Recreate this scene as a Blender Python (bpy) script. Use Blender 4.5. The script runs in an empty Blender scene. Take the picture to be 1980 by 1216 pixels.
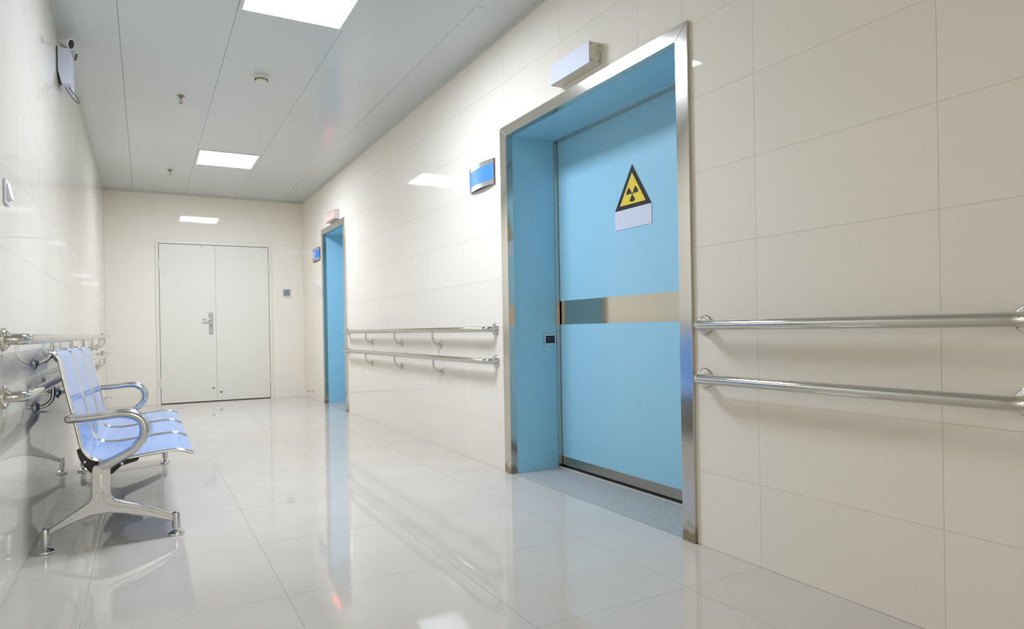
import bpy, bmesh, math, random
from math import sin, cos, pi, radians, sqrt
from mathutils import Vector, Matrix

random.seed(7)
sc = bpy.context.scene
col = sc.collection

# ------------------------------------------------------------------ camera
CAM_H = .885
R, L, D, H, BACK = 1.987, -.437, 9.063, 2.705, -9.0      # right wall, left wall, end wall, ceiling, wall behind
def cam_axes(yaw, pitch, roll):
    y, p, r = map(radians, (yaw, pitch, roll))
    F = Vector((sin(y)*cos(p), cos(y)*cos(p), sin(p)))
    r0 = Vector((cos(y), -sin(y), 0)); u0 = r0.cross(F)
    return r0*cos(r) + u0*sin(r), u0*cos(r) - r0*sin(r), F
cr, cu, cf = cam_axes(27.0214, -.0885, -.9927)
cam_data = bpy.data.cameras.new('camera')
cam_data.sensor_width = 36.0
cam_data.lens = 1237.64 / 1980 * 36
cam_data.shift_x = (990 - 912.12) / 1980
cam_data.shift_y = (639.27 - 608) / 1980
cam_data.clip_start = .02
cam = bpy.data.objects.new('camera', cam_data)
cam.matrix_world = Matrix(((cr.x, cu.x, -cf.x, 0), (cr.y, cu.y, -cf.y, 0), (cr.z, cu.z, -cf.z, CAM_H), (0, 0, 0, 1)))
col.objects.link(cam)
sc.camera = cam

# ------------------------------------------------------------------ world, exposure, lamp power
world = bpy.data.worlds.new('world'); sc.world = world
world.use_nodes = True
world.node_tree.nodes['Background'].inputs[0].default_value = (0, 0, 0, 1)
sc.view_settings.view_transform = 'Standard'
sc.view_settings.look = 'None'
sc.view_settings.gamma = 1
sc.view_settings.use_curve_mapping = False
sc.view_settings.exposure = 0.0
sc.cycles.max_bounces = 14
sc.cycles.diffuse_bounces = 8
sc.cycles.glossy_bounces = 6
sc.cycles.use_denoising = True
sc.cycles.sample_clamp_indirect = 6
LAMP_W = 48.0
REAR_FILL_W = 80.0  # power of the fill lamps added behind the viewpoint
LAMP_COL = (.88, .965, 1.14)
LAMP_SPREAD = radians(178)
TUBE = 12.0

# ------------------------------------------------------------------ materials
def lin(r, g, b):
    f = lambda c: (c/255/12.92) if c/255 <= .04045 else ((c/255+.055)/1.055)**2.4
    return (f(r), f(g), f(b))
def mat(name, color, rough=.5, metal=0.0, emit=None, strength=0, ior=1.5, noise=None, bump=None, var=0.0, coat=0.0, rvar=None):
    """noise=(scale, other_color, low, high); bump=(scale, strength, distance); var=per-object value change"""
    m = bpy.data.materials.new(name); m.use_nodes = True
    nt = m.node_tree; b = nt.nodes['Principled BSDF']
    b.inputs['Base Color'].default_value = (*color, 1)
    b.inputs['Roughness'].default_value = rough
    b.inputs['Metallic'].default_value = metal
    b.inputs['IOR'].default_value = ior
    b.inputs['Coat Weight'].default_value = coat
    if emit:
        b.inputs['Emission Color'].default_value = (*emit, 1)
        b.inputs['Emission Strength'].default_value = strength
    out = None
    tc = nt.nodes.new('ShaderNodeTexCoord')
    if noise:
        n = nt.nodes.new('ShaderNodeTexNoise'); n.inputs['Scale'].default_value = noise[0]; n.inputs['Detail'].default_value = 5
        nt.links.new(tc.outputs['Object'], n.inputs['Vector'])
        mr = nt.nodes.new('ShaderNodeMapRange'); mr.inputs['From Min'].default_value = noise[2]; mr.inputs['From Max'].default_value = noise[3]
        nt.links.new(n.outputs['Fac'], mr.inputs['Value'])
        mx = nt.nodes.new('ShaderNodeMix'); mx.data_type = 'RGBA'
        mx.inputs['A'].default_value = (*color, 1); mx.inputs['B'].default_value = (*noise[1], 1)
        nt.links.new(mr.outputs['Result'], mx.inputs['Factor'])
        out = mx.outputs['Result']
    if var:
        oi = nt.nodes.new('ShaderNodeObjectInfo')
        mr = nt.nodes.new('ShaderNodeMapRange'); mr.inputs['To Min'].default_value = 1-var; mr.inputs['To Max'].default_value = 1.0
        nt.links.new(oi.outputs['Random'], mr.inputs['Value'])
        hs = nt.nodes.new('ShaderNodeHueSaturation')
        nt.links.new(mr.outputs['Result'], hs.inputs['Value'])
        if out: nt.links.new(out, hs.inputs['Color'])
        else: hs.inputs['Color'].default_value = (*color, 1)
        out = hs.outputs['Color']
    if out: nt.links.new(out, b.inputs['Base Color'])
    if rvar:
        n = nt.nodes.new('ShaderNodeTexNoise'); n.inputs['Scale'].default_value = rvar[0]
        nt.links.new(tc.outputs['Object'], n.inputs['Vector'])
        mr = nt.nodes.new('ShaderNodeMapRange'); mr.inputs['To Min'].default_value = rvar[1]; mr.inputs['To Max'].default_value = rvar[2]
        nt.links.new(n.outputs['Fac'], mr.inputs['Value']); nt.links.new(mr.outputs['Result'], b.inputs['Roughness'])
    if bump:
        n = nt.nodes.new('ShaderNodeTexNoise'); n.inputs['Scale'].default_value = bump[0]; n.inputs['Detail'].default_value = 2
        nt.links.new(tc.outputs['Object'], n.inputs['Vector'])
        bp = nt.nodes.new('ShaderNodeBump'); bp.inputs['Strength'].default_value = bump[1]; bp.inputs['Distance'].default_value = bump[2]
        nt.links.new(n.outputs['Fac'], bp.inputs['Height']); nt.links.new(bp.outputs['Normal'], b.inputs['Normal'])
    return m

M = {}
M['wall'] = mat('cream glazed wall tile', (.83, .778, .678), .035, ior=1.28, var=.02, bump=(2.2, .12, .01))
M['wall_joint'] = mat('wall tile joint', (.74, .68, .555), .8)
M['plaster'] = mat('cream plaster', (.83, .772, .655), .3)
M['floor'] = mat('polished porcelain floor', (.60, .55, .485), .045, ior=1.5, var=.015, noise=(3.0, (.58, .53, .465), .4, .6), bump=(1.5, .06, .01))
M['floor_joint'] = mat('floor tile joint', (.36, .33, .29), .8)
M['ceiling'] = mat('painted metal ceiling panel', (.58, .61, .595), .22, ior=1.4, var=.02)
M['ceiling_gap'] = mat('ceiling panel gap', (.16, .165, .155), .7)
M['trim'] = mat('painted edge trim', (.60, .60, .55), .35)
M['chrome'] = mat('polished chrome', (.80, .79, .76), .07, 1.0)
M['pipe'] = mat('polished stainless pipe', (.63, .61, .555), .07, 1.0)
M['steel'] = mat('satin stainless sheet', (.64, .61, .545), .14, 1.0, rvar=(6, .10, .17))
M['lock'] = mat('grey lock steel', (.40, .40, .42), .28, 1.0)
M['steel_dull'] = mat('worn dull steel', (.46, .425, .365), .32, 1.0)
M['steel_band'] = mat('mirror stainless sheet', (.62, .585, .51), .10, 1.0)
M['cast'] = mat('polished cast aluminium', (.58, .58, .575), .19, 1.0)
M['blue'] = mat('blue laminate', (.315, .60, .745), .33, ior=1.5)
def grimy(name, base):
    m = base.copy(); m.name = name; nt = m.node_tree; b = nt.nodes['Principled BSDF']
    tc = nt.nodes.new('ShaderNodeTexCoord'); sp_ = nt.nodes.new('ShaderNodeSeparateXYZ'); nt.links.new(tc.outputs['Object'], sp_.inputs[0])
    mr = nt.nodes.new('ShaderNodeMapRange'); mr.inputs['From Min'].default_value = .16; mr.inputs['From Max'].default_value = .01
    nt.links.new(sp_.outputs['Z'], mr.inputs['Value'])
    n = nt.nodes.new('ShaderNodeTexNoise'); n.inputs['Scale'].default_value = 22; n.inputs['Detail'].default_value = 4; nt.links.new(tc.outputs['Object'], n.inputs['Vector'])
    mu = nt.nodes.new('ShaderNodeMath'); mu.operation = 'MULTIPLY'; nt.links.new(mr.outputs['Result'], mu.inputs[0]); nt.links.new(n.outputs['Fac'], mu.inputs[1])
    st = nt.nodes.new('ShaderNodeMapRange'); st.inputs['From Min'].default_value = .26; st.inputs['From Max'].default_value = .42; nt.links.new(mu.outputs[0], st.inputs['Value'])
    mx = nt.nodes.new('ShaderNodeMix'); mx.data_type = 'RGBA'; mx.inputs['A'].default_value = b.inputs['Base Color'].default_value; mx.inputs['B'].default_value = (.33, .27, .18, 1)
    nt.links.new(st.outputs['Result'], mx.inputs['Factor']); nt.links.new(mx.outputs['Result'], b.inputs['Base Color'])
    return m
M['casing'] = grimy('satin stainless casing with grimy foot', M['steel'])
M['teal_seam'] = mat('dark seam', (.02, .06, .07), .6)
M['black'] = mat('black paint', (.006, .006, .007), .35)
M['dark'] = mat('dark gap', (.01, .01, .01), .8)
M['white_door'] = mat('white painted steel door', (.76, .725, .645), .42, ior=1.45)
M['white'] = mat('white plastic', (.80, .80, .82), .35)
M['sign_white'] = mat('blank pale panel', (.62, .65, .74), .5)
M['seat'] = mat('glossy blue seat paint', (.15, .36, .80), .16, ior=1.5, coat=.4)
M['granite'] = mat('grey terrazzo threshold', (.43, .425, .405), .55, noise=(85, (.30, .30, .29), .42, .70), bump=(60, .3, .004))
M['yellow'] = mat('yellow print', (.80, .60, .045), .4)
M['ink'] = mat('black print', (.012, .012, .014), .4)
M['plate_blue'] = mat('blue acrylic', (.055, .25, .86), .42)
M['plate_alu'] = mat('anodised aluminium', (.66, .66, .68), .28, .9)
M['red_lit'] = mat('lit red sign panel', (.25, .05, .05), .4, emit=(1.0, .165, .155), strength=4.0)
M['red_glyph'] = mat('red glyph', (.7, .05, .05), .5, emit=(1.0, .09, .08), strength=3.0)
M['tube'] = mat('lit fluorescent tube', (1, 1, 1), .4, emit=LAMP_COL, strength=TUBE)
M['tray'] = mat('white lamp tray', (.90, .90, .90), .25)
M['louvre'] = mat('bright louvre metal', (.85, .85, .86), .15, 1.0)
M['grey'] = mat('grey switch face', (.24, .27, .33), .35)
M['cream'] = mat('cream plastic', (.66, .64, .53), .4)
M['brass'] = mat('old brass', (.35, .29, .18), .35, 1.0)
M['glass_bulb'] = mat('pale sprinkler bulb', (.75, .62, .58), .15)
M['cable'] = mat('black cable', (.015, .014, .012), .5)
M['lens'] = mat('dark lamp lens', (.02, .02, .02), .12)
M['scuff'] = mat('grey scuff', (.20, .20, .20), .7)
M['glyph'] = mat('white print', (.82, .88, .95), .5)
M['keyhole'] = mat('blue lock cylinder', (.08, .22, .36), .3, .3)

# ------------------------------------------------------------------ mesh helpers
class MB:
    def __init__(s): s.v = []; s.f = []
    def add(s, vs, fs):
        o = len(s.v); s.v += [Vector(v) for v in vs]; s.f += [tuple(i+o for i in f) for f in fs]; return s
    def box(s, x0, x1, y0, y1, z0, z1):
        return s.add([(x, y, z) for z in (z0, z1) for y in (y0, y1) for x in (x0, x1)],
                     [(0, 2, 3, 1), (4, 5, 7, 6), (0, 1, 5, 4), (2, 6, 7, 3), (0, 4, 6, 2), (1, 3, 7, 5)])
    def prism(s, poly, axis, a0, a1, flip=False):
        """poly: 2D outline; axis: 'x' (poly=y,z), 'y' (poly=x,z), 'z' (poly=x,y)"""
        def P(p, a): return {'x': (a, p[0], p[1]), 'y': (p[0], a, p[1]), 'z': (p[0], p[1], a)}[axis]
        n = len(poly)
        area = sum(poly[i][0]*poly[(i+1) % n][1]-poly[(i+1) % n][0]*poly[i][1] for i in range(n))
        if area < 0: poly = poly[::-1]
        if a1 < a0: a0, a1 = a1, a0
        vs = [P(p, a0) for p in poly] + [P(p, a1) for p in poly]
        side = [(i, (i+1) % n, n+(i+1) % n, n+i) for i in range(n)]
        fs = [tuple(range(n))[::-1], tuple(range(n, 2*n))] + side
        if axis == 'y': fs = [f[::-1] for f in fs]
        return s.add(vs, fs)
    def sweep(s, pts, normal, rad, seg=12, cap='round', closed=False):
        """planar path; normal = plane normal; rad: number or list of (in-plane, out-of-plane) radii"""
        pts = [Vector(p) for p in pts]; nrm = Vector(normal).normalized(); n = len(pts)
        rr = [(r, r) if not hasattr(r, '__len__') else r for r in (rad if hasattr(rad, '__len__') else [rad]*n)]
        tang = []
        for i in range(n):
            a = pts[(i-1) % n] if (closed or i > 0) else pts[i]
            b = pts[(i+1) % n] if (closed or i < n-1) else pts[i]
            tang.append((b-a).normalized())
        rings = []
        def ring(c, t, r):
            sd = nrm.cross(t).normalized()
            return [c + sd*cos(2*pi*k/seg)*r[0] + nrm*sin(2*pi*k/seg)*r[1] for k in range(seg)]
        if not closed and cap == 'round':
            r = rr[0]
            for a in (8, 30, 58): rings.append(ring(pts[0]-tang[0]*r[0]*cos(radians(a)), tang[0], (r[0]*sin(radians(a)), r[1]*sin(radians(a)))))
        for p, t, r in zip(pts, tang, rr): rings.append(ring(p, t, r))
        if not closed and cap == 'round':
            r = rr[-1]
            for a in (58, 30, 8): rings.append(ring(pts[-1]+tang[-1]*r[0]*cos(radians(a)), tang[-1], (r[0]*sin(radians(a)), r[1]*sin(radians(a)))))
        m = len(rings); vs = [v for q in rings for v in q]; fs = []
        for i in range(m if closed else m-1):
            j = (i+1) % m
            for k in range(seg):
                k2 = (k+1) % seg
                fs.append((i*seg+k, i*seg+k2, j*seg+k2, j*seg+k))
        if not closed: fs += [tuple(range(seg))[::-1], tuple((m-1)*seg+k for k in range(seg))]
        return s.add(vs, fs)
    def lathe(s, prof, origin, axis, seg=24):
        """prof: list of (radius, distance along axis)"""
        ax = Vector(axis).normalized(); o = Vector(origin)
        u = ax.orthogonal().normalized(); w = ax.cross(u)
        vs = []; fs = []; n = len(prof)
        for r, h in prof:
            for k in range(seg): vs.append(o + ax*h + (u*cos(2*pi*k/seg)+w*sin(2*pi*k/seg))*max(r, 1e-5))
        for i in range(n-1):
            for k in range(seg):
                k2 = (k+1) % seg
                fs.append((i*seg+k, i*seg+k2, (i+1)*seg+k2, (i+1)*seg+k))
        fs += [tuple(range(seg))[::-1], tuple((n-1)*seg+k for k in range(seg))]
        return s.add(vs, fs)
    def mesh(s, name, material, off=(0, 0, 0), angle=35, bevel=0, bseg=2):
        me = bpy.data.meshes.new(name)
        o = Vector(off)
        me.from_pydata([v-o for v in s.v], [], s.f)
        bm = bmesh.new(); bm.from_mesh(me)
        bmesh.ops.recalc_face_normals(bm, faces=bm.faces)
        if bevel:
            es = [e for e in bm.edges if len(e.link_faces) == 2 and e.calc_face_angle(0) > radians(angle)]
            bmesh.ops.bevel(bm, geom=es, offset=bevel, segments=bseg, profile=.5, affect='EDGES')
        for f in bm.faces: f.smooth = True
        for e in bm.edges:
            if len(e.link_faces) == 2 and e.calc_face_angle(0) > radians(angle): e.smooth = False
        bm.to_mesh(me); bm.free()
        me.materials.append(M[material] if isinstance(material, str) else material)
        return me

def wloc(o):
    v = Vector(o.location); p = o.parent
    while p: v += p.location; p = p.parent
    return v
def link(o, parent=None):
    col.objects.link(o)
    if parent: o.parent = parent
    return o
def part(name, mb, material, parent, label=None, loc=None, **kw):
    """a mesh in world coordinates linked under its parent; loc = its own origin in world coordinates"""
    base = wloc(parent); l = Vector(loc) if loc is not None else base
    o = bpy.data.objects.new(name, mb.mesh(name, material, l, **kw))
    o.location = l - base
    if kw.get('bevel'): o.modifiers.new('weighted_normal', 'WEIGHTED_NORMAL').keep_sharp = True
    if label: o['label'] = label
    return link(o, parent)
def thing(name, label, cat, loc, group=None, kind=None):
    o = bpy.data.objects.new(name, None); o.empty_display_size = .05
    o.location = loc; o['label'] = label; o['category'] = cat
    if group: o['group'] = group
    if kind: o['kind'] = kind
    return link(o)
def solid(name, mb, material, label, cat, loc=(0, 0, 0), group=None, kind=None, **kw):
    o = bpy.data.objects.new(name, mb.mesh(name, material, loc, **kw)); o.location = loc
    if label: o['label'] = label
    if cat: o['category'] = cat
    if group: o['group'] = group
    if kind: o['kind'] = kind
    if kw.get('bevel'): o.modifiers.new('weighted_normal', 'WEIGHTED_NORMAL').keep_sharp = True
    return link(o)
def dup(root, loc, label, group=None):
    def cp(o, parent):
        c = o.copy(); col.objects.link(c)
        if parent: c.parent = parent
        for ch in list(o.children): cp(ch, c)
        return c
    r = cp(root, None); r.location = loc; r['label'] = label
    if group: r['group'] = group
    return r
def arc(c, r, a0, a1, n, plane):
    out = []
    for i in range(n+1):
        a = radians(a0+(a1-a0)*i/n); p, q = cos(a)*r, sin(a)*r
        out.append({'xy': (c[0]+p, c[1]+q, c[2]), 'xz': (c[0]+p, c[1], c[2]+q), 'yz': (c[0], c[1]+p, c[2]+q)}[plane])
    return out
def smooth_path(pts, k=6):
    out = []; n = len(pts); P = [Vector(p) for p in pts]
    for i in range(n-1):
        p0, p1, p2, p3 = P[max(i-1, 0)], P[i], P[i+1], P[min(i+2, n-1)]
        for j in range(k):
            t = j/k
            out.append(.5*((2*p1)+(p2-p0)*t+(2*p0-5*p1+4*p2-p3)*t*t+(3*p1-p0-3*p2+p3)*t**3))
    out.append(P[-1]); return out

# ------------------------------------------------------------------ tiled surfaces
_tile_mesh = {}
def tile(parent, name, x0, x1, y0, y1, z0, z1, material, tilt=.0006, axis='x'):
    """one tile as an object of its own; alike tiles share mesh data"""
    c = Vector(((x0+x1)/2, (y0+y1)/2, (z0+z1)/2)); hx, hy, hz = (x1-x0)/2, (y1-y0)/2, (z1-z0)/2
    key = (name, material, round(hx, 4), round(hy, 4), round(hz, 4))
    if key not in _tile_mesh:
        _tile_mesh[key] = MB().box(-hx, hx, -hy, hy, -hz, hz).mesh(name, material)
    o = bpy.data.objects.new(name, _tile_mesh[key]); o.location = c - wloc(parent)
    t = lambda: random.uniform(-tilt, tilt)
    o.rotation_euler = {'x': (0, t(), t()), 'y': (t(), 0, t()), 'z': (t(), t(), 0)}[axis]
    return link(o, parent)
def cut(cells, hole):
    """cells (a0,a1,b0,b1) minus the hole, as up to four rectangles each"""
    out = []
    h0, h1, g0, g1 = hole
    for a0, a1, b0, b1 in cells:
        if a1 <= h0 or a0 >= h1 or b1 <= g0 or b0 >= g1: out.append((a0, a1, b0, b1)); continue
        if a0 < h0: out.append((a0, h0, b0, b1))
        if a1 > h1: out.append((h1, a1, b0, b1))
        m0, m1 = max(a0, h0), min(a1, h1)
        if b0 < g0: out.append((m0, m1, b0, g0))
        if b1 > g1: out.append((m0, m1, g1, b1))
    return [c for c in out if c[1]-c[0] > .012 and c[3]-c[2] > .006]
def grid(a0, a1, b0, b1, aj, bj):
    A = [a0]+[a for a in aj if a0+.02 < a < a1-.02]+[a1]; B = [b0]+[b for b in bj if b0+.004 < b < b1-.004]+[b1]
    return [(A[i], A[i+1], B[j], B[j+1]) for i in range(len(A)-1) for j in range(len(B)-1)]

TP = .603                                          # tile pitch along the corridor
YJ = [1.604+TP*k for k in range(-12, 14)]
ZJ = [.3*k for k in range(1, 10)]
G = .0006                                          # half joint
TY0 = -1.2                                         # tiling starts a little behind the viewpoint

# door openings in the right wall (y0, y1, z1): inside of the steel casings
DOORS = {'near': (1.972, 3.368, 2.062), 'far': (6.985, 7.895, 2.09)}
OUT = {'near': (1.905, 3.443, 2.123), 'far': (6.913, 7.962, 2.156)}

floor = solid('floor', MB().box(L-.1, R+.02, BACK, D+.1, -.06, -.0013), 'floor_joint', 'pale polished porcelain tile floor of the corridor', 'floor', kind='structure')
XJ = [1.622-.605*k for k in range(0, 4)]
for a0, a1, b0, b1 in grid(L, R, TY0, D, sorted(XJ), YJ):
    tile(floor, 'tile', a0+G, a1-G, b0+G, b1-G, -.012, 0, 'floor', .0004, 'z')
part('rear_slab', MB().box(L, R, BACK, TY0-G, -.012, 0), 'floor', floor)

def wall_slab(x0, x1, holes):
    mb = MB(); ys = [BACK]
    cells = [(BACK, D+.1, 0, H+.1)]
    for h in holes: cells = cut(cells, h)
    for a0, a1, b0, b1 in cells: mb.box(x0, x1, a0, a1, b0, b1)
    return mb
holes = [(OUT[k][0]+.02, OUT[k][1]-.02, -.01, OUT[k][2]-.02) for k in OUT]
wall_right = solid('wall_right', wall_slab(R+.0013, R+.10, holes), 'wall_joint', 'cream glazed tile wall on the right with the two blue doorways', 'wall', kind='structure')
cells = []
for c in grid(TY0, D, 0, H, YJ, ZJ):
    if c[2] > 2.05 and c[3] < 2.5 and c[0] < 1.944 < c[1]: cells += [(c[0], 1.944, c[2], c[3]), (1.944, c[1], c[2], c[3])]
    else: cells.append(c)
for k in OUT: cells = cut(cells, (OUT[k][0]+.03, OUT[k][1]-.03, -.01, OUT[k][2]-.03))
for a0, a1, b0, b1 in cells:
    tile(wall_right, 'tile', R, R+.0045, a0+G, a1-G, b0+G, b1-G, 'wall', .0005, 'x')
part('rear_panel', MB().box(R, R+.004, BACK, TY0-G, 0, H), 'plaster', wall_right)

wall_left = solid('wall_left', wall_slab(L-.10, L-.0013, []), 'wall_joint', 'cream glazed tile wall on the left behind the blue bench', 'wall', kind='structure')
for a0, a1, b0, b1 in grid(TY0, D, 0, H, [y+.22 for y in YJ], ZJ):
    tile(wall_left, 'tile', L-.0045, L, a0+G, a1-G, b0+G, b1-G, 'wall', .0005, 'x')
part('rear_panel', MB().box(L-.004, L, BACK, TY0-G, 0, H), 'plaster', wall_left)

DX0, DX1, DZ = .125, 1.562, 2.105                   # outside of the white double door's frame
mb = MB()
for a0, a1, b0, b1 in cut([(L-.1, R+.1, 0, H+.1)], (DX0+.01, DX1-.01, -.01, DZ-.01)): mb.box(a0, a1, D+.0013, D+.10, b0, b1)
wall_back = solid('wall_back', mb, 'wall_joint', 'cream tiled end wall around the white double door', 'wall', kind='structure')
for a0, a1, b0, b1 in cut(grid(L, R, 0, H, [DX0+.02, .72, 1.32, 1.92], ZJ), (DX0+.015, DX1-.015, -.01, DZ-.015)):
    tile(wall_back, 'tile', a0+G, a1-G, D, D+.0045, b0+G, b1-G, 'wall', .0004, 'y')
solid('wall_front', MB().box(L-.1, R+.1, BACK-.1, BACK, 0, H+.1), 'plaster', 'cream wall closing the corridor behind the viewpoint', 'wall', kind='structure')

# ------------------------------------------------------------------ ceiling
LAMP_Y = [(3.185, 3.790), (6.812, 7.417)]                # in view
REAR_FILL_Y = [(-4.0745, -3.47), (-7.7015, -7.097)]            # unseen lamps added behind the viewpoint for soft fill
LAMP_X = (.49, 1.09)
CY = [3.79+.6045*k for k in range(-22, 9)]
CX = [-.11, .49, 1.09, 1.69]
mb = MB()
hol = [(LAMP_X[0]+.004, LAMP_X[1]-.004, y0+.004, y1-.004) for y0, y1 in LAMP_Y+REAR_FILL_Y]
cells = [(L-.1, R+.1, BACK, D+.1)]
for h in hol: cells = cut(cells, h)
for a0, a1, b0, b1 in cells: mb.box(a0, a1, b0, b1, H+.012, H+.05)
ceiling = solid('ceiling', mb, 'ceiling_gap', 'grey white metal panel ceiling of the corridor', 'ceiling', kind='structure')
for a0, a1, b0, b1 in grid(L, R, BACK, D, CX, CY):
    if any(abs((a0+a1)/2-(LAMP_X[0]+LAMP_X[1])/2) < .05 and abs((b0+b1)/2-(y0+y1)/2) < .05 for y0, y1 in LAMP_Y+REAR_FILL_Y): continue
    tile(ceiling, 'panel', a0+.0010, a1-.0010, b0+.0004, b1-.0004, H, H+.0125, 'ceiling', .0006, 'z')
def trim(name, mb, label): return solid(name, mb, 'trim', label, 'trim', kind='structure')
trim('trim_1', MB().box(L, L+.022, BACK, D, H-.004, H+.001).box(L, L+.003, BACK, D, H-.022, H), 'thin metal edge angle along the left ceiling edge')
trim('trim_2', MB().box(R-.022, R, BACK, D, H-.004, H+.001).box(R-.003, R, BACK, D, H-.022, H), 'thin metal edge angle along the right ceiling edge')
trim('trim_3', MB().box(L+.022, R-.022, D-.022, D, H-.004, H+.001).box(L+.003, R-.003, D-.003, D, H-.022, H), 'thin metal edge angle along the end wall ceiling edge')

# ------------------------------------------------------------------ ceiling lights
def ceiling_light(y0, y1, label, watts=LAMP_W):
    x0, x1 = LAMP_X; cx, cy = (x0+x1)/2, (y0+y1)/2
    t = thing('ceiling_light', label, 'light', (cx, cy, H), 'recessed ceiling lights')
    fr = MB(); w = .024
    for b in ((x0+.001, x1-.001, y0+.001, y0+w), (x0+.001, x1-.001, y1-w, y1-.001), (x0+.001, x0+w, y0+w, y1-w), (x1-w, x1-.001, y0+w, y1-w)): fr.box(*b, H-.003, H+.010)
    part('frame', fr, 'ceiling', t)
    a0, a1, b0, b1 = x0+w, x1-w, y0+w, y1-w
    tr = MB().box(a0-.004, a1+.004, b0-.004, b1+.004, H+.080, H+.084)
    for b in ((a0-.004, a0, b0, b1), (a1, a1+.004, b0, b1), (a0, a1, b0-.004, b0), (a0, a1, b1, b1+.004)): tr.box(*b, H+.0101, H+.080)
    part('tray', tr, 'tray', t)
    for k in range(3):
        y = b0+(b1-b0)*(k+.5)/3
        tb = part('tube', MB().sweep([(a0+.015, y, H+.055), (a1-.015, y, H+.055)], (0, 0, 1), .013, 12), 'tube', t)
        for xs in (a0, a1-.012): part('socket', MB().box(xs, xs+.012, y-.016, y+.016, H+.035, H+.075), 'white', tb)
    for k in range(1, 3):
        y = b0+(b1-b0)*k/3
        part('blade', MB().box(a0, a1, y-.003, y+.003, H+.006, H+.040), 'louvre', t)
    for k in range(1, 7):
        x = a0+(a1-a0)*k/7
        part('blade', MB().box(x-.0008, x+.0008, b0, b1, H+.012, H+.040), 'louvre', t)
    ld = bpy.data.lights.new('lamp_light', 'AREA'); ld.shape = 'RECTANGLE'; ld.size = a1-a0; ld.size_y = b1-b0
    ld.energy = watts; ld.color = LAMP_COL; ld.spread = LAMP_SPREAD
    lo = bpy.data.objects.new('lamp_light', ld); lo.location = (0, 0, .004); link(lo, t)
    return t
ceiling_light(*LAMP_Y[0], 'lit square ceiling light nearer the viewer, cut off by the top edge')
ceiling_light(*LAMP_Y[1], 'lit square ceiling light farther along, near the end wall')
ceiling_light(*REAR_FILL_Y[0], 'added square fill light unseen behind the viewpoint, nearer of the two there', REAR_FILL_W)
ceiling_light(*REAR_FILL_Y[1], 'added square fill light unseen behind the viewpoint, at the far rear of the corridor', REAR_FILL_W)

# ------------------------------------------------------------------ end double door
d1 = thing('door_1', 'white painted steel double door in the end wall', 'door', ((DX0+DX1)/2, D, 0), kind='structure')
fy = D-.012
part('frame', MB().box(DX0, .165, fy, D+.09, 0, DZ).box(1.518, DX1, fy, D+.09, 0, DZ).box(.165, 1.518, fy, D+.09, 2.058, DZ), 'white_door', d1, bevel=.002)
part('backing', MB().box(.165, 1.518, D+.06, D+.09, 0, 2.058), 'dark', d1)
leafs = []
for x0, x1 in ((.170, .8352), (.8368, 1.513)):
    leafs.append(part('leaf', MB().box(x0, x1, D-.004, D+.045, .010, 2.052), 'white_door', d1, bevel=.002))
for x in (.162, 1.517):
    for z in (.27, 1.79):
        part('hinge', MB().lathe([(.004, -.062), (.0085, -.058), (.0085, -.0015), (.0065, -.001), (.0065, .001), (.0085, .0015), (.0085, .058), (.004, .062)], (x, fy-.006, z), (0, 0, 1), 12), 'white_door', d1)
def rounded(cx, cz, w, h, n=8):
    r = w/2; pts = []
    for i in range(n+1): a = pi*i/n; pts.append((cx+r*cos(a), cz+h/2-r+r*sin(a)))
    for i in range(n+1): a = pi+pi*i/n; pts.append((cx+r*cos(a), cz-h/2+r+r*sin(a)))
    return pts
hp = part('handle_plate', MB().prism(rounded(.772, 1.032, .050, .292), 'y', D-.016, D-.004), 'lock', leafs[0], 'brushed steel lock plate with lever', bevel=.003)
part('lever', MB().lathe([(.012, 0), (.012, .035), (.010, .046)], (.772, D-.016, 1.078), (0, -1, 0), 16).sweep([(.775, D-.056, 1.078), (.74, D-.058, 1.078), (.70, D-.056, 1.077), (.672, D-.050, 1.076)], (0, 0, 1), [(.009, .009), (.008, .010), (.008, .010), (.008, .010)], 12), 'steel', leafs[0])
part('lock_cylinder', MB().lathe([(.012, 0), (.012, .004), (.009, .006)], (.772, D-.016, .998), (0, -1, 0), 16), 'keyhole', leafs[0])
part('viewer_hole', MB().lathe([(.007, 0), (.007, .003), (.004, .004)], (.672, D-.004, 2.030), (0, -1, 0), 12), 'scuff', leafs[0])
def heart(cx, cz, s):
    pts = []
    for i in range(20):
        a = 2*pi*i/20
        pts.append((cx+s*16*sin(a)**3/16, cz+s*(13*cos(a)-5*cos(2*a)-2*cos(3*a)-cos(4*a))/16))
    return pts
part('sticker', MB().prism(heart(.790, .175, .017), 'y', D-.0055, D-.0035), 'scuff', leafs[0], 'small grey worn heart shaped mark')
part('sticker', MB().prism(heart(.884, .118, .020), 'y', D-.0055, D-.0035), 'scuff', leafs[1], 'small grey worn heart shaped mark')

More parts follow.
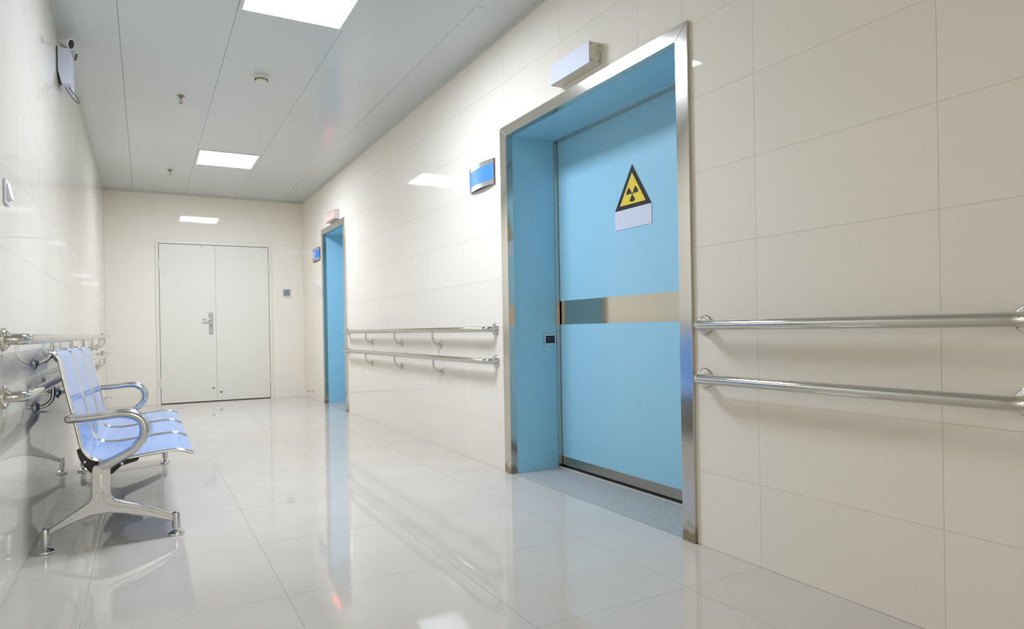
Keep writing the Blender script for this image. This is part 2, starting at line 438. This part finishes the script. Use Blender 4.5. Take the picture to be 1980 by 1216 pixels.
# ------------------------------------------------------------------ blue doors in the right wall
XF = R-.015                                         # front of the steel casings
XL = 2.35                                           # face of the blue leaf
def blue_door(name, key, label, band):
    y0, y1, z1 = DOORS[key]; o0, o1, oz = OUT[key]
    t = thing(name, label, 'door', (R, (y0+y1)/2, 0), kind='structure')
    e = .0012                                       # mitre gap
    part('casing', MB().prism([(o1, 0), (o1, oz-e), (y1, z1-e), (y1, 0)], 'x', XF, R+.030), 'casing', t, bevel=.0015)
    part('casing', MB().prism([(o0, 0), (o0, oz-e), (y0, z1-e), (y0, 0)], 'x', XF, R+.030), 'casing', t, bevel=.0015)
    part('casing', MB().prism([(o1, oz), (o0, oz), (y0, z1), (y1, z1)], 'x', XF, R+.030), 'casing', t, bevel=.0015)
    q = .003
    part('reveal_panel', MB().box(R+.030, XL-.030, y1+q, y1+.05, 0, z1+.05), 'blue', t)
    part('reveal_panel', MB().box(R+.030, XL-.030, y0-.05, y0-q, 0, z1+.05), 'blue', t)
    part('reveal_panel', MB().box(R+.030, XL-.030, y0-q, y1+q, z1+q, z1+.05), 'blue', t)
    x0, x1 = XL-.030, XL-.006
    part('inner_trim', MB().box(x0, x1, y1-.004, y1+.05, 0, z1+.05), 'steel', t)
    part('inner_trim', MB().box(x0, x1, y0-.05, y0+.004, 0, z1+.05), 'steel', t)
    part('inner_trim', MB().box(x0, x1, y0+.004, y1-.004, z1-.004, z1+.05), 'steel', t)
    ys, ye = y0-.05, y1+.05
    lf = part('leaf', MB().box(XL, XL+.05, ys, ye, .075, 2.13) if not band else MB().box(XL, XL+.05, ys, ye, 1.057, z1+.07).box(XL, XL+.05, ys, ye, .075, .908), 'blue', t)
    part('kick_strip', MB().box(XL-.002, XL+.045, ys, ye, .022, .075), 'steel_dull', lf, 'dull steel strip along the foot of the leaf')
    if band:
        part('push_band', MB().box(XL+.002, XL+.05, ys, ye, .908, 1.057), 'steel_band', lf, 'mirror steel band across the blue leaf')
    part('gap_cover', MB().box(XL+.05, XL+.09, ys-.02, ye+.02, 0, 2.2), 'dark', t)
    part('threshold', MB().box(R+.001, XL+.05, y0-.03, y1+.03, -.03, .0015), 'granite', t, 'rough grey terrazzo threshold slab')
    part('floor_rail', MB().box(XL-.012, XL-.004, y0, y1, .0015, .006), 'trim', t)
    return t
blue_door('door_2', 'near', 'wide blue sliding door with mirror steel band in a steel casing', True)
blue_door('door_3', 'far', 'narrow blue doorway with steel casing near the end wall', False)

t = thing('wall_switch', 'square dark metal push plate set in the blue door reveal', 'switch', (2.269, 3.371, .814))
yy = 3.371
part('frame', MB().box(2.224, 2.314, yy-.008, yy, .780, .792).box(2.224, 2.314, yy-.008, yy, .838, .850).box(2.224, 2.236, yy-.008, yy, .792, .838).box(2.302, 2.314, yy-.008, yy, .792, .838), 'steel', t, bevel=.002)
part('plate', MB().box(2.236, 2.302, yy-.002, yy, .792, .838), 'dark', t)
part('button', MB().box(2.241, 2.297, yy-.006, yy-.002, .796, .834), 'lens', t, bevel=.0015)

# radiation warning sign and the blank plate below it
cy, zb, wd, hg = 2.672, 1.527, .287, .234
xs = XL-.0035
t = thing('warning_sign', 'yellow and black triangular radiation warning sign on the blue door', 'sign', (XL, cy, zb))
tri = [(cy-wd/2, zb), (cy+wd/2, zb), (cy, zb+hg)]
cen = (cy, zb+hg/3)
def sc_tri(k, dz=0): return [(cen[0]+(p[0]-cen[0])*k, cen[1]+(p[1]-cen[1])*k+dz) for p in tri]
part('backing', MB().prism(tri, 'x', xs+.001, XL-.0002), 'ink', t, 'black border plate')
part('yellow_field', MB().prism(sc_tri(.71), 'x', xs+.0003, xs+.0012), 'yellow', t)
tc_ = (cy, zb+hg*.325)
def trefoil():
    mb = MB(); a, b = xs-.0002, xs+.0004; r0, r1 = .0105, .047; kz = .92
    mb.prism([(tc_[0]+.0068*cos(2*pi*i/16), tc_[1]+.0068*sin(2*pi*i/16)) for i in range(16)], 'x', a, b)
    for c in (30, 150, 270):
        pts = [(tc_[0]+r0*cos(radians(c-30+60*i/6)), tc_[1]+r0*kz*sin(radians(c-30+60*i/6))) for i in range(7)]
        pts += [(tc_[0]+r1*cos(radians(c+30-60*i/8)), tc_[1]+r1*kz*sin(radians(c+30-60*i/8))) for i in range(9)]
        mb.prism(pts, 'x', a, b)
    return mb
part('trefoil', trefoil(), 'ink', t, 'black three bladed radiation symbol')
solid('blank_plate', MB().box(xs, XL-.0002, cy-.145, cy+.144, 1.421, 1.5265), 'sign_white', 'blank pale grey plate under the radiation triangle on the blue door', 'plate', (XL, cy, 1.421), bevel=.0008)

# sign boxes above the doors
def sign_box(y0, y1, z0, z1, depth, label, face, lit):
    x0 = R-depth; t = thing('sign_box', label, 'sign', (R, (y0+y1)/2, z0))
    part('housing', MB().box(x0+.004, R-.0005, y0, y1, z0, z1), 'cream' if not lit else 'plate_alu', t, bevel=.0015)
    if lit:
        part('lit_panel', MB().box(x0, x0+.0045, y0+.022, y1-.012, z0+.016, z1-.012), face, t)
        for c in range(4):
            yb = y1-.075-c*.055; xa, xb = x0-.0008, x0+.001
            g = MB().box(xa, xb, yb-.030, yb, z1-.030, z1-.026).box(xa, xb, yb-.030, yb, z1-.040, z1-.037)
            for dy in (.006, .020): g.box(xa, xb, yb-dy-.006, yb-dy, z1-.048, z1-.024)
            part('character', g, 'red_glyph', t, 'small red character on the lit panel')
    else:
        part('front_panel', MB().box(x0, x0+.0045, y0+.001, y1-.001, z0+.001, z1-.001), face, t, bevel=.001)
        for y, z, nx in ((y0, z1-.012, .008), (y0, z1-.014, .050), (y0, z0+.014, .008), (y0, z0+.016, .054)):
            part('screw', MB().lathe([(.004, 0), (.0035, .0016), (.001, .002)], (x0+nx+.008, y, z), (0, -1, 0), 10), 'scuff', t)
        part('wall_clip', MB().box(R-.02, R-.0005, y0-.014, y0, (z0+z1)/2+.005, (z0+z1)/2+.028), 'cream', t, bevel=.003)
    return t
sign_box(2.470, 2.800, 2.158, 2.262, .070, 'blank white light box above the wide blue door', 'sign_white', False)
sign_box(7.150, 7.530, 2.172, 2.280, .062, 'small light box glowing red above the far blue doorway', 'red_lit', True)

# curved room plates
def room_plate(y0, y1, z0, z1, label, letters):
    t = thing('room_plate', label, 'sign', (R, (y0+y1)/2, z0)); w = y1-y0; bow = .022
    def strip(za, zb_, off, th):
        n = 12; outer = []; inner = []
        for i in range(n+1):
            u = i/n; y = y0+w*u; b = bow*(1-(2*u-1)**2)
            outer.append((R-.010-b-off, y)); inner.append((R-.010-b-off+th, y))
        return MB().prism(outer+inner[::-1], 'z', za, zb_)
    h = z1-z0
    part('backplate', strip(z0, z1, 0, .004), 'plate_alu', t)
    part('end_cap', MB().box(R-.014, R-.0005, y0, y0+.004, z0, z1), 'brass', t); part('end_cap', MB().box(R-.014, R-.0005, y1-.004, y1, z0, z1), 'brass', t)
    part('blue_insert', strip(z0+h*.19, z1-h*.19, .0012, .003), 'plate_blue', t, 'bright blue insert')
    part('mount', MB().box(R-.012, R-.0005, y0+.02, y1-.02, z0+.004, z1-.004), 'dark', t)
    if letters:
        def bow_x(yc): return R-.0125-bow*(1-(2*(yc-y0)/w-1)**2)
        for yc in (y0+w*.84, y0+w*.64, y0+w*.44):
            x = bow_x(yc); zt = z1-h*.30; g = MB()
            for k in range(3): g.box(x-.002, x+.004, yc-.025, yc+.025, zt-.020*k-.007, zt-.020*k)
            g.box(x-.002, x+.004, yc-.005, yc+.005, zt-.052, zt+.004)
            part('character', g, 'glyph', t, 'white printed character')
        for c in range(5):
            yc = y0+w*(.86-.09*c); x = bow_x(yc)
            part('character', MB().box(x-.002, x+.004, yc-.011, yc+.011, z0+h*.25, z0+h*.34), 'glyph', t, 'tiny white printed character')
    return t
room_plate(3.528, 3.862, 1.806, 1.968, 'curved blue and silver blank plate left of the wide blue door', False)
room_plate(8.065, 8.432, 1.806, 1.968, 'curved blue plate with white characters left of the far blue doorway', True)

# ------------------------------------------------------------------ handrails
PR = .019
def handrail(side, y0, y1, z, brackets, label):
    """y0 < y1; rail along the wall with an elbow and a round flange at both ends"""
    s = 1 if side == 'right' else -1
    xw = R if side == 'right' else L; xr = xw - s*.066; rb = .040
    t = thing('handrail', label, 'handrail', (xw, (y0+y1)/2, z))
    ya, yb = y0, y1
    pts = [(xw - s*.004, ya, z)]
    c = (xr + s*rb, ya+rb, z)
    for i in range(9):
        a = radians(90*i/8); pts.append((c[0]-s*rb*sin(a), c[1]-rb*cos(a), z))
    c = (xr + s*rb, yb-rb, z)
    for i in range(9):
        a = radians(90*i/8); pts.append((c[0]-s*rb*cos(a), c[1]+rb*sin(a), z))
    pts.append((xw - s*.004, yb, z))
    part('rail', MB().sweep(pts, (0, 0, 1), PR, 20, cap='flat'), 'pipe', t)
    prof = [(.040, .0006), (.040, .007), (.037, .011), (.031, .0125), (.0295, .016), (.026, .0175), (.0235, .0175), (.0225, .021), (.0195, .022)]
    for y in (ya, yb): part('flange', MB().lathe(prof, (xw, y, z), (-s, 0, 0), 28), 'pipe', t)
    for y in brackets:
        zb = z-.107; rr = .055
        bp = [(xr, y, z-PR+.004), (xr, y, zb+rr)]
        cx, cz = xr+s*rr, zb+rr
        bp = [(xr, y, z-PR+.003), (xr, y, (z-PR+zb+rr)/2)]
        for i in range(8):
            a = radians(90*i/7); bp.append((cx-s*rr*cos(a), y, cz-rr*sin(a)))
        bp.append((xw-s*.003, y, zb))
        b = part('bracket', MB().sweep(bp, (0, 1, 0), .0085, 12, cap='flat'), 'pipe', t)
        part('bracket_flange', MB().lathe([(.030, .0006), (.030, .005), (.027, .008), (.019, .009), (.016, .014), (.010, .016)], (xw, y, zb), (-s, 0, 0), 20), 'pipe', b)
    return t
handrail('right', .792, 1.845, .887, [], 'near steel handrail right of the wide blue door, upper of the two')
handrail('right', .792, 1.852, .677, [], 'near steel handrail right of the wide blue door, lower of the two')
handrail('right', 3.558, 6.835, .886, [4.415, 5.24, 6.05], 'long steel handrail between the two blue doors, upper of the two')
handrail('right', 3.556, 6.85, .682, [4.405, 5.245, 6.06], 'long steel handrail between the two blue doors, lower of the two')
LB = [3.40, 4.21, 5.02, 5.82, 6.64, 7.44]
handrail('left', 2.690, 8.33, .879, LB, 'steel handrail on the left wall behind the bench, upper of the two')
handrail('left', 2.670, 8.31, .682, LB, 'steel handrail on the left wall behind the bench, lower of the two')

# ------------------------------------------------------------------ waiting bench
YN, YF = 3.135, 4.925                               # leg planes
S0, PITCH, SW = 3.172, .568, .560
bench = thing('waiting_bench', 'three seat waiting bench of glossy blue shells on cast chrome legs', 'bench', (-.13, (YN+YF)/2, 0))
prof2 = [(-.362, .822), (-.347, .819), (-.333, .806), (-.322, .779), (-.305, .681), (-.279, .560), (-.262, .475), (-.248, .408), (-.224, .369), (-.192, .351), (-.150, .346), (-.110, .347), (-.040, .354), (.030, .362), (.085, .3665), (.114, .367), (.148, .362), (.187, .346)]
curve = smooth_path([(x, 0, z) for x, z in prof2], 4)
def shell(y0, y1, th=.006):
    n = len(curve); up = []; lo = []
    for i, p in enumerate(curve):
        a = curve[max(i-1, 0)]; b = curve[min(i+1, n-1)]; tg = (b-a).normalized(); nr = Vector((-tg.z, 0, tg.x))
        up.append(p+nr*th*.5); lo.append(p-nr*th*.5)
    vs = []; fs = []
    for y in (y0, y1):
        vs += [(p.x, y, p.z) for p in up] + [(p.x, y, p.z) for p in lo]
    m = 2*n
    for i in range(n-1):
        fs += [(i, i+1, m+i+1, m+i), (n+i+1, n+i, m+n+i, m+n+i+1), (i+1, i, n+i, n+i+1), (m+i, m+i+1, m+n+i+1, m+n+i)]
    fs += [(0, m, m+n, n), (n-1, 2*n-1, m+2*n-1, m+n-1)]
    return MB().add(vs, fs)
def edge_tube(y): return MB().sweep([(p.x, y, p.z) for p in curve], (0, 1, 0), (.0075, .011) and [(.0075, .011)]*len(curve), 10)
first = part('seat', shell(S0+.012, S0+SW-.012), 'seat', bench, loc=(-.13, S0, 0), angle=50)
part('edge_trim', edge_tube(S0+.011), 'chrome', first, 'polished chrome edge', loc=(-.13, S0, 0)); part('edge_trim', edge_tube(S0+SW-.011), 'chrome', first, 'polished chrome edge', loc=(-.13, S0, 0))
for k in (1, 2):
    c = first.copy(); col.objects.link(c); c.parent = bench; c.location = first.location + Vector((0, PITCH*k, 0))
    for ch in list(first.children):
        e_ = ch.copy(); col.objects.link(e_); e_.parent = c

leg_poly = [(-.205, .340), (-.211, .310), (-.212, .207), (-.223, .189), (-.263, .163), (-.330, .119), (-.366, .096), (-.366, .072), (-.297, .105), (-.216, .132), (-.151, .136), (-.092, .124), (.015, .092), (.098, .062), (.100, .089), (.053, .116), (-.038, .159), (-.116, .186), (-.134, .194), (-.142, .212), (-.143, .300), (-.138, .335)]
arm_pts = [(-.290, .541), (-.230, .542), (-.164, .546), (-.106, .552), (-.060, .547), (-.024, .524), (-.008, .483), (-.016, .440), (-.046, .402), (-.078, .378), (-.122, .354), (-.166, .332)]
arm_r = [(.0165, .020), (.017, .021), (.0175, .022), (.019, .025), (.021, .028), (.022, .030), (.022, .030), (.021, .029), (.020, .028), (.020, .026), (.021, .025), (.026, .023)]
foot_prof = [(.034, 0), (.0355, .004), (.034, .010), (.024, .016), (.013, .020), (.010, .024), (.010, .040)]
def leg_set(y):
    out = -1 if y < 4 else 1
    lp = MB().prism(leg_poly, 'y', y-.019, y+.019)
    lg = part('leg_frame', lp, 'cast', bench, angle=30, bevel=.006, bseg=3)
    for xf in (-.378, .109):
        part('post', MB().lathe([(.006, .030), (.0165, .031), (.0165, .088), (.014, .097), (.006, .101)], (xf, y, 0), (0, 0, 1), 20), 'cast', lg)
        part('foot_glide', MB().lathe(foot_prof, (xf, y, 0), (0, 0, 1), 28), 'chrome', lg, 'round chrome glide')
    for pts in ([(-.147, .322), (-.150, .24), (-.149, .213), (-.139, .192), (-.115, .178), (-.036, .148), (.040, .111), (.092, .083)],
                [(-.170, .225), (-.170, .200), (-.158, .178), (-.120, .160), (-.036, .134), (.040, .102), (.092, .076)],
                [(-.190, .225), (-.195, .196), (-.222, .172), (-.290, .130), (-.355, .090)]):
        part('rib', MB().sweep(smooth_path([(x, y+out*.018, z) for x, z in pts], 4), (0, 1, 0), .0045, 8), 'chrome', lg)
    part('slot', MB().sweep([(-.176, y+out*.018, .250), (-.176, y+out*.018, .300)], (0, 1, 0), [(.006, .003)]*2, 10), 'chrome', lg)
    n = 5; path = smooth_path([(x, y, z) for x, z in arm_pts], n); rads = []
    for i in range(len(arm_r)-1):
        for j in range(n): rads.append((arm_r[i][0]+(arm_r[i+1][0]-arm_r[i][0])*j/n, arm_r[i][1]+(arm_r[i+1][1]-arm_r[i][1])*j/n))
    rads.append(arm_r[-1])
    ar = part('armrest', MB().sweep(path, (0, 1, 0), rads, 20), 'cast', bench, 'polished looped armrest')
leg_set(YN); leg_set(YF)
part('beam', MB().box(-.200, -.150, YN+.019, YF-.019, .268, .330), 'black', bench, 'black steel beam under the seats', bevel=.004)
cres = [(-.268, .402), (-.260, .367), (-.240, .327), (-.214, .296), (-.190, .283), (-.136, .288), (-.102, .318), (-.039, .334), (-.030, .350), (-.110, .338), (-.150, .337), (-.192, .341), (-.228, .362), (-.258, .407)]
for y in (S0+.012, S0+PITCH-.03, S0+2*PITCH-.03, YF-.065):
    b = part('seat_bracket', MB().prism(cres, 'y', y, y+.022), 'black', bench, 'black curved seat bracket')
    for x, z in ((-.238, .349), (-.100, .3275)):
        part('bolt', MB().lathe([(.006, 0), (.006, .002), (.004, .004)], (x, y, z), (0, -1, 0), 12), 'chrome', b)

# ------------------------------------------------------------------ small fittings
def sprinkler(x, y, label):
    t = thing('sprinkler', label, 'sprinkler', (x, y, H), 'ceiling sprinklers')
    part('escutcheon', MB().lathe([(.030, 0), (.030, .002), (.022, .008), (.016, .010)], (x, y, H), (0, 0, -1), 20), 'brass', t)
    part('body', MB().lathe([(.012, .010), (.012, .020), (.009, .024)], (x, y, H), (0, 0, -1), 14), 'brass', t)
    part('arms', MB().sweep(smooth_path([(x-.007, y, H-.024), (x-.012, y, H-.036), (x-.009, y, H-.048), (x, y, H-.056)], 4), (0, 1, 0), .0022, 8).sweep(smooth_path([(x+.007, y, H-.024), (x+.012, y, H-.036), (x+.009, y, H-.048), (x, y, H-.056)], 4), (0, 1, 0), .0022, 8), 'brass', t)
    part('bulb', MB().lathe([(.001, .024), (.003, .027), (.003, .050), (.001, .054)], (x, y, H), (0, 0, -1), 10), 'glass_bulb', t)
    part('deflector', MB().lathe([(.004, .055), (.015, .058), (.015, .060), (.003, .061)], (x, y, H), (0, 0, -1), 16), 'brass', t)
    return t
sp = sprinkler(.270, 5.34, 'brass pendent sprinkler head on the ceiling, nearer of the two')
dup(sp, (.272, 7.79, H), 'brass pendent sprinkler head on the ceiling, beside the farther ceiling light', 'ceiling sprinklers')

t = thing('smoke_detector', 'round white smoke detector on the ceiling between the lights', 'detector', (.760, 4.70, H))
part('base', MB().lathe([(.056, 0), (.056, .010), (.053, .014)], (.760, 4.70, H), (0, 0, -1), 32), 'cream', t)
part('cap', MB().lathe([(.050, .014), (.048, .022), (.041, .026), (.041, .034), (.036, .042), (.020, .045)], (.760, 4.70, H), (0, 0, -1), 32), 'cream', t)
for k in range(18):
    a = 2*pi*k/18; cx, cy2 = .760+.0415*cos(a), 4.70+.0415*sin(a)
    part('slot', MB().lathe([(.0042, .026), (.0042, .034)], (cx, cy2, H), (0, 0, -1), 6), 'dark', t)

# emergency light on the left wall
t = thing('emergency_light', 'white twin spot emergency light high on the left wall', 'light', (L, 4.55, 2.38))
part('body', MB().prism([(L+.004, 2.585), (L+.004, 2.452), (L+.022, 2.376), (L+.068, 2.376), (L+.070, 2.578), (L+.064, 2.586)], 'y', 4.43, 4.68), 'sign_white', t, bevel=.003)
part('backplate', MB().prism([(L+.0005, 2.588), (L+.0005, 2.448), (L+.004, 2.448), (L+.004, 2.588)], 'y', 4.426, 4.684), 'dark', t)
def head(c, ax, nm):
    hd = part('lamp_head', MB().lathe([(.014, -.034), (.026, -.030), (.030, -.018), (.032, .022), (.033, .030), (.029, .031)], c, ax, 24), 'white', t)
    a = Vector(ax).normalized(); o = Vector(c)+a*.0305
    part('lens', MB().lathe([(.027, 0), (.026, .002), (.010, .004)], o, ax, 24), 'lens', hd, 'dark glass lens')
    part('yoke', MB().box(c[0]-.012, c[0]+.012, c[1]-.006, c[1]+.006, 2.584, c[2]-.02), 'scuff', hd)
head((L+.046, 4.475, 2.632), (.85, -.42, -.30), 'near'); head((L+.052, 4.640, 2.625), (.90, -.12, -.35), 'far')
cable = smooth_path([(L+.035, 4.50, 2.378), (L+.052, 4.50, 2.345), (L+.070, 4.50, 2.318), (L+.092, 4.50, 2.292), (L+.104, 4.50, 2.291), (L+.098, 4.50, 2.315), (L+.080, 4.50, 2.342), (L+.062, 4.50, 2.362), (L+.052, 4.50, 2.378)], 5)
part('cable', MB().sweep(cable, (0, 1, 0), .0022, 8), 'cable', t, 'thin dark loop of cable hanging down')

t = thing('light_switch', 'white rocker light switch on the left wall near the picture edge', 'switch', (L, 2.788, 1.36))
part('plate', MB().box(L+.0005, L+.009, 2.745, 2.831, 1.360, 1.446), 'white', t, bevel=.002)
part('rocker', MB().prism([(L+.009, 1.378), (L+.022, 1.380), (L+.012, 1.432), (L+.009, 1.432)], 'y', 2.760, 2.816), 'white', t, bevel=.001)
t = thing('light_switch', 'small white switch plate on the wall left of the far blue doorway', 'switch', (R, 8.23, 1.47))
part('plate', MB().box(R-.009, R-.0005, 8.180, 8.266, 1.470, 1.556), 'white', t, bevel=.002)
part('rocker', MB().prism([(R-.009, 1.485), (R-.014, 1.487), (R-.011, 1.541), (R-.009, 1.541)], 'y', 8.195, 8.251), 'white', t)
t = thing('wall_socket', 'square grey panel in a cream frame right of the white double door', 'switch', (1.755, D, 1.385))
part('plate', MB().box(1.701, 1.809, D-.010, D-.0005, 1.382, 1.492), 'cream', t, bevel=.002)
part('face', MB().box(1.711, 1.795, D-.013, D-.010, 1.398, 1.484), 'grey', t, bevel=.001)

def door_stop(base, d, label):
    x, y, z = base; t = thing('door_stop', label, 'door stop', base, 'door stops')
    part('mount', MB().lathe([(.016, .0006), (.016, .004), (.010, .008), (.007, .010)], base, (d, 0, 0), 16), 'pipe', t)
    part('stem', MB().sweep(smooth_path([(x+d*.008, y, z), (x+d*.030, y, z+.010), (x+d*.052, y, z+.012), (x+d*.066, y, z+.008)], 4), (0, 1, 0), .0045, 10), 'pipe', t)
    part('bumper', MB().lathe([(.006, 0), (.010, .002), (.010, .010), (.006, .012)], (x+d*.066, y, z+.008), (d, 0, -.2), 12), 'scuff', t)
door_stop((R, 8.60, .097), -1, 'small steel door stop low on the right wall by the corner')
door_stop((L, 8.56, .160), 1, 'small steel door stop low on the left wall behind the bench')
